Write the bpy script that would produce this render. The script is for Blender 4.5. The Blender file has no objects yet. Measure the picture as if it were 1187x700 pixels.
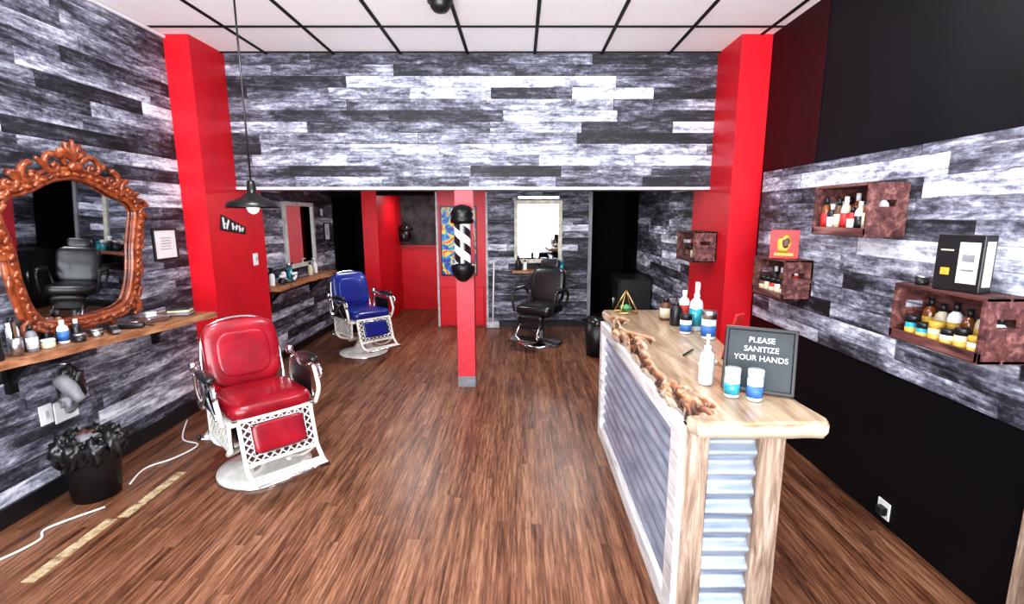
import bpy, bmesh, math, random
from mathutils import Matrix, Vector, Euler, noise as mnoise
R = random.Random(7)
pi = math.pi
sc = bpy.context.scene
sc.view_settings.view_transform = 'Standard'
try: sc.view_settings.look = 'Medium High Contrast'
except Exception as e: print(e)
sc.view_settings.exposure = 0.03

# ------------------------------------------------------------------ node DSL
class N:
    def __init__(s, name):
        s.mat = bpy.data.materials.new(name); s.mat.use_nodes = True
        s.nt = s.mat.node_tree; s.b = s.nt.nodes['Principled BSDF']
    def new(s, t): return s.nt.nodes.new(t)
    def put(s, sock, v):
        if hasattr(v, 'is_linked') or isinstance(v, bpy.types.NodeSocket): s.nt.links.new(v, sock)
        else: sock.default_value = v
    def m(s, op, a, b=None, c=None):
        n = s.new('ShaderNodeMath'); n.operation = op
        s.put(n.inputs[0], a)
        if b is not None: s.put(n.inputs[1], b)
        if c is not None: s.put(n.inputs[2], c)
        return n.outputs[0]
    def comb(s, x, y, z):
        n = s.new('ShaderNodeCombineXYZ')
        for i, v in enumerate((x, y, z)): s.put(n.inputs[i], v)
        return n.outputs[0]
    def sep(s, v):
        n = s.new('ShaderNodeSeparateXYZ'); s.put(n.inputs[0], v); return n.outputs
    def pos(s): return s.new('ShaderNodeNewGeometry').outputs['Position']
    def obj(s): return s.new('ShaderNodeTexCoord').outputs['Object']
    def noise(s, vec, scale=1., detail=4., rough=.6, dist=0.):
        n = s.new('ShaderNodeTexNoise'); s.put(n.inputs['Vector'], vec)
        n.inputs['Scale'].default_value = scale; n.inputs['Detail'].default_value = detail
        n.inputs['Roughness'].default_value = rough; n.inputs['Distortion'].default_value = dist
        return n.outputs[0]
    def white(s, vec):
        n = s.new('ShaderNodeTexWhiteNoise'); n.noise_dimensions = '3D'; s.put(n.inputs['Vector'], vec)
        return n.outputs['Value']
    def ramp(s, f, stops, interp='LINEAR'):
        n = s.new('ShaderNodeValToRGB'); n.color_ramp.interpolation = interp
        e = n.color_ramp.elements
        while len(e) < len(stops): e.new(0.5)
        for el, (p, c) in zip(e, stops):
            el.position = p
            el.color = (c, c, c, 1) if isinstance(c, (int, float)) else (*c, 1)
        s.put(n.inputs[0], f); return n.outputs[0]
    def mix(s, f, a, b, blend='MIX'):
        n = s.new('ShaderNodeMix'); n.data_type = 'RGBA'; n.blend_type = blend
        s.put(n.inputs[0], f)
        for i, v in ((6, a), (7, b)):
            if isinstance(v, tuple): v = (*v, 1) if len(v) == 3 else v
            s.put(n.inputs[i], v)
        return n.outputs[2]
    def set(s, **k):
        for key, v in k.items():
            key = key.replace('_', ' ')
            if isinstance(v, tuple) and len(v) == 3 and 'Color' in key: v = (*v, 1)
            s.put(s.b.inputs[key], v)
        return s
    def bump(s, h, strength=.3, dist=.01):
        n = s.new('ShaderNodeBump'); n.inputs['Strength'].default_value = strength
        n.inputs['Distance'].default_value = dist; s.put(n.inputs['Height'], h)
        s.nt.links.new(n.outputs[0], s.b.inputs['Normal'])

_cache = {}
def mat(name, c, rough=.5, metal=0., var=.15, scale=12., coat=0., emit=None, es=0., spec=.5):
    if name in _cache: return _cache[name]
    n = N(name)
    f = n.noise(n.obj(), scale, 3.)
    c2 = tuple(max(0, x * (1 - var * 2)) for x in c); c3 = tuple(min(1, x * (1 + var)) for x in c)
    col = n.ramp(f, [(.3, c2), (.65, c3)])
    n.set(Base_Color=col, Roughness=rough, Metallic=metal)
    n.b.inputs['Specular IOR Level'].default_value = spec
    if coat: n.b.inputs['Coat Weight'].default_value = coat
    if emit: n.b.inputs['Emission Color'].default_value = (*emit, 1); n.b.inputs['Emission Strength'].default_value = es
    _cache[name] = n.mat
    return n.mat

def plank_mat(name, axis, rowh=.098, length=1.15, lift=0.):
    n = N(name); p = n.sep(n.pos()); u = p[axis]; v = p[2]
    vr = n.m('DIVIDE', v, rowh); row = n.m('FLOOR', vr)
    rr = n.white(n.comb(row, 3.3, 1.7))
    ln = n.m('ADD', n.m('MULTIPLY', n.white(n.comb(row, 9.1, 4.2)), .7), .6)
    u2 = n.m('ADD', n.m('DIVIDE', n.m('DIVIDE', u, length), ln), n.m('MULTIPLY', rr, 7.31))
    col = n.m('FLOOR', u2)
    cell = n.white(n.comb(row, col, 5.5)); cell2 = n.white(n.comb(col, row, 8.5))
    uo = n.m('ADD', u, n.m('MULTIPLY', cell, 37.)); vo = n.m('ADD', v, n.m('MULTIPLY', cell2, 11.))
    streak = n.noise(n.comb(n.m('MULTIPLY', uo, 1.8), n.m('MULTIPLY', vo, 48.), 0.), 1., 5., .65)
    patch = n.noise(n.comb(n.m('MULTIPLY', uo, 3.8), n.m('MULTIPLY', vo, 14.), cell), 1., 8., .76, .4)
    cloud = n.noise(n.comb(n.m('MULTIPLY', uo, 1.3), n.m('MULTIPLY', vo, 5.), cell), 1., 3., .6)
    grit = n.noise(n.comb(n.m('MULTIPLY', uo, 26.), n.m('MULTIPLY', vo, 34.), 0.), 1., 5., .75)
    base = n.ramp(cell, [(0., .08), (.18, .26), (.4, .40), (.62, .49), (.82, .58), (.94, .70), (1., .82)])
    t = n.m('ADD', base, n.m('MULTIPLY', n.m('SUBTRACT', patch, .5), 1.95))
    t = n.m('ADD', t, n.m('MULTIPLY', n.m('SUBTRACT', cloud, .5), .9))
    t = n.m('ADD', t, n.m('MULTIPLY', n.m('SUBTRACT', streak, .5), .7))
    t = n.m('ADD', t, n.m('MULTIPLY', n.m('SUBTRACT', grit, .5), .65))
    t = n.m('ADD', t, lift)
    c = n.ramp(t, [(0., (.005, .005, .007)), (.24, (.028, .028, .04)), (.44, (.11, .11, .145)), (.62, (.27, .28, .35)), (.82, (.56, .58, .67)), (1., (.86, .87, .94))])
    fr = n.m('FRACT', vr); fu = n.m('FRACT', u2)
    g = n.m('MULTIPLY', n.m('GREATER_THAN', fr, .04), n.m('GREATER_THAN', fu, .005))
    gg = n.m('ADD', n.m('MULTIPLY', g, .55), .45)
    c = n.mix(1., c, n.comb(gg, gg, gg), 'MULTIPLY')
    n.set(Base_Color=c, Roughness=.62)
    n.bump(n.m('ADD', n.m('MULTIPLY', g, .5), n.m('MULTIPLY', streak, .4)), .25, .006)
    return n.mat

def floor_mat():
    n = N('laminate_floor'); p = n.sep(n.pos()); x = p[0]; y = p[1]
    xr = n.m('DIVIDE', x, .06); row = n.m('FLOOR', xr)
    y2 = n.m('ADD', n.m('DIVIDE', y, 1.25), n.m('MULTIPLY', n.white(n.comb(row, 2., 7.)), 5.7)); col = n.m('FLOOR', y2)
    cell = n.white(n.comb(row, col, 1.))
    yo = n.m('ADD', y, n.m('MULTIPLY', cell, 23.))
    s1 = n.noise(n.comb(n.m('MULTIPLY', x, 95.), n.m('MULTIPLY', yo, 4.2), cell), 1., 6., .7)
    s2 = n.noise(n.comb(n.m('MULTIPLY', x, 34.), n.m('MULTIPLY', yo, 1.5), cell), 1., 4., .6)
    s3 = n.noise(n.comb(n.m('MULTIPLY', x, 55.), n.m('MULTIPLY', yo, 9.), 3.), 1., 3., .6)
    big = n.noise(n.comb(n.m('MULTIPLY', x, 1.), y, 0.), .9, 3.)
    t = n.m('ADD', n.m('MULTIPLY', s1, 1.0), n.m('MULTIPLY', s2, .5))
    t = n.m('ADD', t, n.m('MULTIPLY', n.m('SUBTRACT', cell, .5), .12))
    t = n.m('ADD', t, n.m('MULTIPLY', n.m('SUBTRACT', big, .5), .2))
    c = n.ramp(n.m('SUBTRACT', t, .26), [(.22, (.012, .005, .003)), (.36, (.075, .028, .014)), (.5, (.175, .075, .040)), (.64, (.285, .142, .082)), (.85, (.48, .30, .21))])
    dk = n.ramp(s3, [(.60, 1.), (.72, .35)])
    c = n.mix(1., c, dk, 'MULTIPLY')
    fr = n.m('FRACT', xr)
    g = n.m('ADD', n.m('MULTIPLY', n.m('GREATER_THAN', fr, .035), .3), .7)
    c = n.mix(1., c, n.comb(g, g, g), 'MULTIPLY')
    n.set(Base_Color=c, Roughness=n.m('ADD', n.m('MULTIPLY', s1, .22), .25))
    n.b.inputs['Specular IOR Level'].default_value = .4
    n.bump(s1, .10, .003)
    return n.mat

def grain_mat(name, c1, c2, c3, axis=1, sc_=1., rough=.5, coat=0.):
    n = N(name); p = n.sep(n.obj())
    k = [38. * sc_] * 3; k[axis] = 3.5 * sc_
    v = n.comb(n.m('MULTIPLY', p[0], k[0]), n.m('MULTIPLY', p[1], k[1]), n.m('MULTIPLY', p[2], k[2]))
    f = n.noise(v, 1., 5., .65, .6)
    c = n.ramp(f, [(.3, c1), (.5, c2), (.7, c3)])
    n.set(Base_Color=c, Roughness=rough); n.b.inputs['Coat Weight'].default_value = coat
    n.bump(f, .25, .004)
    return n.mat

WX = plank_mat('grey_planks_x', 0, lift=.02); WY = plank_mat('grey_planks_y', 1, lift=.05)
WR = plank_mat('grey_planks_panel', 1, rowh=.105, lift=.05)
FLOOR = floor_mat()
RED = mat('red_paint', (.62, .006, .018), .42, var=.06, scale=3)
MAROON = mat('maroon_paint', (.035, .002, .004), .6, var=.1, spec=.2)
BLACKW = mat('black_wall_paint', (.0035, .003, .005), .55, var=.2, scale=2, spec=.25)
BLACK = mat('black_plastic', (.012, .012, .014), .35, var=.1)
BLACKM = mat('black_metal', (.01, .01, .011), .3, .3, .1)
DARK = mat('painted_rear_shade', (.006, .006, .008), .8, spec=.1)  # near-black colour paints in the darkness of the unlit rear doorways
DARKG = mat('dark_grey_board', (.05, .05, .055), .7, var=.5, scale=5)
WHITE = mat('white_paint', (.8, .8, .82), .5, var=.03)
TILE = mat('ceiling_tile', (.95, .95, .95), .8, var=.015, scale=60)
PORC = mat('porcelain_white', (.74, .73, .68), .22, var=.10, coat=.4)
CHROME = mat('chrome', (.75, .75, .76), .15, 1., .05)
STEEL = mat('brushed_steel', (.5, .5, .52), .35, 1., .1)
REDL = mat('red_leather', (.26, .003, .014), .28, var=.2, scale=5, coat=.3)
BLUEL = mat('blue_leather', (.005, .017, .17), .3, var=.15, scale=5, coat=.3)
BLKL = mat('black_leather', (.012, .012, .014), .3, var=.1, coat=.3)
GOLD = mat('brass_wire', (.7, .5, .2), .3, 1.)
MIRR = N('mirror_glass').set(Base_Color=(.72, .74, .78), Metallic=1., Roughness=.02).mat
CARVED = grain_mat('carved_wood', (.05, .008, .003), (.22, .045, .013), (.40, .12, .04), 2, .5, .3, .5)
SHELF = grain_mat('shelf_wood', (.13, .05, .025), (.33, .15, .075), (.50, .28, .16), 1, .6, .45)
POSTW = grain_mat('rough_lumber', (.09, .05, .03), (.30, .21, .155), (.54, .44, .36), 2, .9, .7)
RAILW = grain_mat('whitewashed_rail', (.34, .32, .32), (.62, .60, .60), (.82, .80, .78), 1, .6, .6)
CRATE = grain_mat('crate_wood', (.022, .006, .007), (.105, .032, .030), (.29, .14, .12), 1, .7, .6)
def galv():
    n = N('galvanised_metal'); p = n.sep(n.pos())
    f = n.noise(n.comb(n.m('MULTIPLY', p[0], 3.), n.m('MULTIPLY', p[1], 3.), n.m('MULTIPLY', p[2], 20.)), 1., 4., .6)
    c = n.ramp(f, [(.3, (.22, .27, .35)), (.7, (.50, .56, .67))])
    n.set(Base_Color=c, Metallic=.5, Roughness=.38); return n.mat
GALV = galv()
def topm():
    n = N('live_edge_countertop'); o = n.obj(); p = n.sep(o)
    v = n.comb(n.m('MULTIPLY', p[0], 17.), n.m('MULTIPLY', p[1], 2.), n.m('MULTIPLY', p[2], 10.))
    f = n.noise(v, 1., 5., .65, .9)
    c = n.ramp(f, [(.3, (.18, .11, .068)), (.5, (.36, .255, .165)), (.7, (.52, .42, .30))])
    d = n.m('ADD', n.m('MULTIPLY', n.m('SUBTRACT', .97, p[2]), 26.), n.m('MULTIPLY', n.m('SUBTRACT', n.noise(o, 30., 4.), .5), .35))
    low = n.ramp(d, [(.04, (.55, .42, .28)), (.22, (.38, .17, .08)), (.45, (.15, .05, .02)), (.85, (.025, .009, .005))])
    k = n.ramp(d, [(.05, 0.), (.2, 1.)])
    side = n.ramp(n.sep(n.new('ShaderNodeNewGeometry').outputs['Normal'])[2], [(.15, 0.), (.4, 1.)])
    kk = n.m('MULTIPLY', k, side)
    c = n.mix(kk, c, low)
    c = n.mix(n.m('MULTIPLY', n.m('SUBTRACT', 1., side), .6), c, (.56, .48, .38))
    n.set(Base_Color=c, Roughness=.36); n.b.inputs['Coat Weight'].default_value = .3
    return n.mat
TOPW = topm()

# ------------------------------------------------------------------ mesh builder
def T(x=0, y=0, z=0, rx=0, ry=0, rz=0):
    return Matrix.Translation((x, y, z)) @ Euler((rx, ry, rz)).to_matrix().to_4x4()
def basis(o, X, Y, Z):
    m = Matrix.Identity(4)
    for i, a in enumerate((X, Y, Z)):
        for j in range(3): m[j][i] = a[j]
    m.translation = Vector(o); return m
def wallL(y, z, x=-2.86): return basis((x, y, z), (0, 1, 0), (0, 0, 1), (1, 0, 0))
def wallR(y, z, x=2.03): return basis((x, y, z), (0, -1, 0), (0, 0, 1), (-1, 0, 0))
def wallB(x, z, y=7.5): return basis((x, y, z), (1, 0, 0), (0, 0, 1), (0, -1, 0))

def catmull(pts, n=6, closed=False):
    P = [Vector(p) for p in pts]; L = len(P); out = []
    rng = range(L) if closed else range(L - 1)
    for i in rng:
        if closed: a, b, c, d = P[(i - 1) % L], P[i], P[(i + 1) % L], P[(i + 2) % L]
        else: a, b, c, d = P[max(i - 1, 0)], P[i], P[i + 1], P[min(i + 2, L - 1)]
        for k in range(n):
            t = k / n
            out.append(.5 * ((2 * b) + (c - a) * t + (2 * a - 5 * b + 4 * c - d) * t * t + (3 * b - a - 3 * c + d) * t ** 3))
    if not closed: out.append(P[-1])
    return out

class Bd:
    def __init__(s, name): s.name = name; s.bm = bmesh.new(); s.mats = []; s.M = Matrix.Identity(4)
    def _add(s, tb, m, M=None, smooth=False):
        if m not in s.mats: s.mats.append(m)
        idx = s.mats.index(m)
        bmesh.ops.recalc_face_normals(tb, faces=tb.faces)
        for f in tb.faces: f.material_index = idx; f.smooth = smooth
        tb.transform(s.M @ (M or Matrix.Identity(4)))
        me = bpy.data.meshes.new('t'); tb.to_mesh(me); tb.free()
        s.bm.from_mesh(me); bpy.data.meshes.remove(me)
    def box(s, c, size, m, rot=(0, 0, 0), bev=0., M=None, seg=1):
        tb = bmesh.new(); bmesh.ops.create_cube(tb, size=1)
        for v in tb.verts: v.co = Vector((v.co.x * size[0], v.co.y * size[1], v.co.z * size[2]))
        if bev: bmesh.ops.bevel(tb, geom=tb.edges[:], offset=bev, segments=seg, affect='EDGES', clamp_overlap=True)
        m2 = T(*c, *rot)
        s._add(tb, m, (M @ m2) if M else m2, smooth=False)
    def bb(s, x0, x1, y0, y1, z0, z1, m, bev=0.):
        s.box(((x0 + x1) / 2, (y0 + y1) / 2, (z0 + z1) / 2), (x1 - x0, y1 - y0, z1 - z0), m, bev=bev)
    def lathe(s, prof, m, M=None, seg=28, smooth=True):
        tb = bmesh.new(); rings = []
        for r, z in prof:
            if r < 1e-5: rings.append([tb.verts.new((0, 0, z))])
            else: rings.append([tb.verts.new((r * math.cos(2 * pi * i / seg), r * math.sin(2 * pi * i / seg), z)) for i in range(seg)])
        for a, b in zip(rings, rings[1:]):
            for i in range(seg):
                j = (i + 1) % seg
                if len(a) == 1 and len(b) == 1: continue
                if len(a) == 1: tb.faces.new((a[0], b[j], b[i]))
                elif len(b) == 1: tb.faces.new((a[i], a[j], b[0]))
                else: tb.faces.new((a[i], a[j], b[j], b[i]))
        s._add(tb, m, M, smooth)
    def cyl(s, r, z0, z1, m, M=None, seg=24, r2=None):
        r2 = r if r2 is None else r2
        s.lathe([(0, z0), (r, z0), (r, z0), (r2, z1), (r2, z1), (0, z1)], m, M, seg, smooth=False)
    def se(s, c, size, m, e=.35, rot=(0, 0, 0), M=None, nu=28, nv=16, e2=None):
        e2 = e if e2 is None else e2
        f = lambda w, p: math.copysign(abs(w) ** p, w)
        tb = bmesh.new(); rings = []
        for j in range(nv + 1):
            ph = -pi / 2 + pi * j / nv
            if j in (0, nv): rings.append([tb.verts.new((0, 0, size[2] / 2 * math.sin(ph)))]); continue
            rings.append([tb.verts.new((size[0] / 2 * f(math.cos(ph), e2) * f(math.cos(2 * pi * i / nu), e),
                                        size[1] / 2 * f(math.cos(ph), e2) * f(math.sin(2 * pi * i / nu), e),
                                        size[2] / 2 * f(math.sin(ph), e2))) for i in range(nu)])
        for a, b in zip(rings, rings[1:]):
            for i in range(nu):
                j = (i + 1) % nu
                if len(a) == 1: tb.faces.new((a[0], b[j], b[i]))
                elif len(b) == 1: tb.faces.new((a[i], a[j], b[0]))
                else: tb.faces.new((a[i], a[j], b[j], b[i]))
        m2 = T(*c, *rot); s._add(tb, m, (M @ m2) if M else m2, True)
    def tube(s, pts, r, m, M=None, closed=False, seg=10, flat=1.):
        P = [Vector(p) for p in pts]; L = len(P); tb = bmesh.new(); rings = []
        up = Vector((0, 0, 1)); prev = None
        for i, p in enumerate(P):
            if closed: d = P[(i + 1) % L] - P[i - 1]
            else: d = P[min(i + 1, L - 1)] - P[max(i - 1, 0)]
            if d.length < 1e-9: d = Vector((0, 0, 1))
            d.normalize()
            if prev is None: a = d.orthogonal().normalized()
            else:
                a = prev - d * prev.dot(d)
                a = a.normalized() if a.length > 1e-6 else d.orthogonal().normalized()
            prev = a; b = d.cross(a)
            rr = r(i / (L - 1)) if callable(r) else r
            rings.append([tb.verts.new(p + (a * math.cos(2 * pi * k / seg) + b * math.sin(2 * pi * k / seg)) * rr) for k in range(seg)])
        prs = list(zip(rings, rings[1:]))
        if closed: prs.append((rings[-1], rings[0]))
        for q, w in prs:
            for k in range(seg):
                l = (k + 1) % seg; tb.faces.new((q[k], q[l], w[l], w[k]))
        if not closed:
            tb.faces.new(rings[0]); tb.faces.new(rings[-1])
        s._add(tb, m, M, True)
    def prism(s, poly, z0, z1, m, M=None, bev=0., inset=0.):
        tb = bmesh.new(); n = len(poly)
        cx = sum(p[0] for p in poly) / n; cy = sum(p[1] for p in poly) / n
        a = [tb.verts.new((p[0], p[1], z1)) for p in poly]
        k = 1 - inset
        b = [tb.verts.new((cx + (p[0] - cx) * k, cy + (p[1] - cy) * k, z0)) for p in poly]
        f = tb.faces.new(a); tb.faces.new(b[::-1])
        for i in range(n):
            j = (i + 1) % n; tb.faces.new((a[i], b[i], b[j], a[j]))
        if bev: bmesh.ops.bevel(tb, geom=[e for e in f.edges], offset=bev, segments=2, affect='EDGES', clamp_overlap=True)
        s._add(tb, m, M, False)
    def blob(s, c, size, m, amp=.25, fr=6., sub=3, seed=0., M=None):
        tb = bmesh.new(); bmesh.ops.create_icosphere(tb, subdivisions=sub, radius=.5)
        for v in tb.verts:
            q = v.co * fr + Vector((seed, seed * 1.7, 0))
            v.co *= 1 + amp * mnoise.noise(q) * 2
            v.co = Vector((v.co.x * size[0], v.co.y * size[1], v.co.z * size[2]))
        s._add(tb, m, (M or Matrix.Identity(4)) @ T(*c), True)
    def text(s, body, size, m, M, ext=.001, ax='CENTER'):
        cu = bpy.data.curves.new('t', 'FONT'); cu.body = body; cu.size = size; cu.extrude = ext
        cu.align_x = ax; cu.align_y = 'CENTER'
        o = bpy.data.objects.new('t', cu); sc.collection.objects.link(o)
        bpy.context.view_layer.update()
        dg = bpy.context.evaluated_depsgraph_get()
        me = bpy.data.meshes.new_from_object(o.evaluated_get(dg))
        tb = bmesh.new(); tb.from_mesh(me)
        bpy.data.objects.remove(o); bpy.data.meshes.remove(me)
        s._add(tb, m, M)
    def done(s, loc=None, rz=0.):
        me = bpy.data.meshes.new(s.name); s.bm.to_mesh(me); s.bm.free()
        for m in s.mats: me.materials.append(m)
        o = bpy.data.objects.new(s.name, me); sc.collection.objects.link(o)
        if loc: o.location = loc
        o.rotation_euler = (0, 0, rz)
        return o

# ------------------------------------------------------------------ room shell
XL, XR, H, YH = -2.86, 2.03, 3.13, 4.72
def simple(name, x0, x1, y0, y1, z0, z1, m, bev=0.):
    b = Bd(name); b.bb(x0, x1, y0, y1, z0, z1, m, bev); return b.done()
simple('floor', XL - .1, XR + .1, -1.2, 9.1, -.1, 0, FLOOR)
simple('ceiling', XL - .1, XR + .1, -1.2, YH, H, H + .1, TILE)
simple('ceiling_rear', XL - .1, XR + .1, YH + .2, 9.1, 2.08, 2.16, mat('rear_ceiling', (.3, .3, .32), .7))
simple('wall_left', XL - .1, XL, -1.2, 7.6, 0, H, WY)
simple('wall_right', XR, XR + .1, -1.2, 5.2, 0, H, BLACKW)
simple('wall_right_maroon_section', XR - .006, XR, 3.5, 4.24, 0, H, MAROON)
simple('wall_right_rear', 1.80, 1.9, 5.15, 7.6, 0, 2.08, WY)
simple('wall_right_plank_panel', XR - .03, XR, .2, 4.16, .86, 2.05, WR)
b = Bd('wall_front')
b.bb(XL, XR, -1.2, -1.1, 0, .35, BLACKW); b.bb(XL, XR, -1.2, -1.1, 3.0, H, BLACKW)
for x in (XL + .05, -1.2, .4, XR - .05): b.bb(x - .05, x + .05, -1.2, -1.1, .35, 3.0, BLACKM)
b.done()
b = Bd('ceiling_grid')
GRID = mat('grid_black', (.008, .008, .008), .5, spec=.2)
k = -5
while .13 + .6 * k < XR:
    x = .13 + .6 * k
    if x > XL: b.bb(x - .013, x + .013, -1.1, YH, H - .008, H, GRID)
    k += 1
for i in range(-1, 9):
    yy = 4.07 - .6 * i
    if yy < YH: b.bb(XL, XR, yy - .012, yy + .012, H - .009, H - .001, GRID)
b.done()
simple('trim_ceiling_left', XL, XL + .02, -1.1, 4.24, H - .03, H - .009, WHITE)
simple('wall_header', -2.655, 1.775, YH, YH + .2, 1.96, H, WX)
simple('trim_header', -2.655, 1.775, YH - .012, YH + .21, 1.94, 1.965, mat('pale_trim', (.6, .6, .66), .5))
simple('column_left', XL, -2.655, 4.24, 5.15, 0, H, RED)
simple('column_right', 1.775, XR, 4.24, 5.15, 0, H, RED)
b = Bd('wall_back')
Y0 = 7.5
b.bb(-2.375, -2.15, Y0, Y0 + .1, 0, 2.08, RED)
b.bb(-1.24, -.52, Y0, Y0 + .1, 0, 2.08, RED)
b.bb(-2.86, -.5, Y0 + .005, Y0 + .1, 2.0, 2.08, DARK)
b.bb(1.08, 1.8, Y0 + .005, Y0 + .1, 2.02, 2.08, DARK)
b.done()
simple('wall_back_planks', -.49, 1.03, Y0, Y0 + .1, 0, 2.08, WX)
b = Bd('trim_back_doorways')
LG = mat('light_grey_trim', (.5, .5, .54), .5)
b.bb(-1.27, -1.24, Y0 - .02, Y0 + .1, 0, 2.05, LG)
b.bb(-.52, -.49, Y0 - .02, Y0 + .1, 0, 2.05, LG)
b.bb(1.03, 1.08, Y0 - .03, Y0 + .1, 0, 2.05, mat('grey_trim', (.25, .25, .27), .5))
b.done()
b = Bd('wall_rear_rooms')
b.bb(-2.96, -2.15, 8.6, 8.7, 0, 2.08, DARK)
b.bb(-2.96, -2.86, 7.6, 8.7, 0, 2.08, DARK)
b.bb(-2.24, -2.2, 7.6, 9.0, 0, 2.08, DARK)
b.bb(-2.2, -2.15, 7.6, 9.0, 0, 2.08, RED)
b.bb(-1.27, -1.2, 7.6, 9.0, 0, 2.08, RED)
b.bb(-2.2, -1.2, 9.0, 9.1, 0, 2.08, DARKG)
b.bb(-2.15, -1.27, 8.94, 9.0, 0, 1.16, RED)
b.bb(-2.15, -1.27, 8.90, 9.0, 1.13, 1.18, mat('red_cap', (.35, .01, .02), .4))
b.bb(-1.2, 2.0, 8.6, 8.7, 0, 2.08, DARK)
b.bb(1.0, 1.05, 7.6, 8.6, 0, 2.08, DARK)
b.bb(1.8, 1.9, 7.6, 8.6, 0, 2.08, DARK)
b.done()
b = Bd('baseboard_left'); b.bb(XL, XL + .02, -1.1, 4.24, 0, .11, BLACK); b.bb(XL, XL + .02, 5.15, 7.5, 0, .09, BLACK); b.done()
b = Bd('baseboard_back'); b.bb(-.49, 1.03, Y0 - .02, Y0, 0, .07, BLACK); b.done()
simple('trim_right_post', 1.95, XR, 1.60, 1.74, 0, .86, POSTW, .004)

b = Bd('support_post')
b.bb(-.62, -.45, 4.74, 4.90, 0, 1.945, mat('post_red', (.60, .035, .055), .4, var=.12))
b.bb(-.623, -.447, 4.737, 4.903, 0, .11, mat('post_foot_grey', (.22, .22, .24), .5))
b.done()

def stripe():
    n = N('barber_stripe'); p = n.sep(n.obj())
    a = n.m('DIVIDE', n.m('ARCTAN2', p[1], p[0]), 2 * pi)
    f = n.m('FRACT', n.m('ADD', n.m('MULTIPLY', a, 2.), n.m('MULTIPLY', p[2], 6.5)))
    c = n.ramp(f, [(0, (.85, .85, .88)), (.5, (.01, .01, .012))], 'CONSTANT')
    n.set(Base_Color=c, Roughness=.15); n.b.inputs['Coat Weight'].default_value = .6
    return n.mat
b = Bd('barber_pole')
b.cyl(.076, .17, .54, stripe(), seg=36)
b.lathe([(0, 0), (.03, .0), (.055, .02), (.085, .05), (.10, .08), (.108, .12), (.108, .15), (.095, .165), (.085, .175), (.076, .175)], BLACKM)
b.lathe([(.076, .535), (.09, .54), (.108, .55), (.108, .585), (.098, .6), (.105, .62), (.10, .66), (.07, .695), (.03, .71), (0, .715)], BLACKM)
b.bb(-.03, .03, .06, .145, .10, .15, BLACKM); b.bb(-.03, .03, .06, .145, .55, .60, BLACKM)
b.done((-.535, 4.595, 1.09))

b = Bd('pendant_lamp')
b.tube([(0, 0, .16), (0, 0, 1.385)], .006, BLACK)
b.cyl(.05, 1.375, 1.39, BLACK)
b.lathe([(.0, .19), (.022, .185), (.028, .15), (.028, .11), (.045, .10), (.06, .085), (.10, .065), (.15, .045), (.163, .02), (.163, .01), (.157, .012), (.143, .035), (.09, .055), (.03, .075), (0, .08)], BLACKM)
b.lathe([(0, .075), (.02, .07), (.025, .05), (.038, .03), (.04, .01), (.03, -.015), (.012, -.028), (0, -.03)], mat('frosted_bulb', (.9, .92, .95), .3, emit=(.9, .95, 1), es=.6))
b.done((-1.76, 3.3, 1.74))
b = Bd('ceiling_dome_camera')
b.cyl(.085, -.03, 0, BLACK); b.lathe([(.07, -.03), (.066, -.06), (.045, -.085), (.0, -.095)], BLACK); b.done((-.53, 3.55, H - .009))

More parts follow.
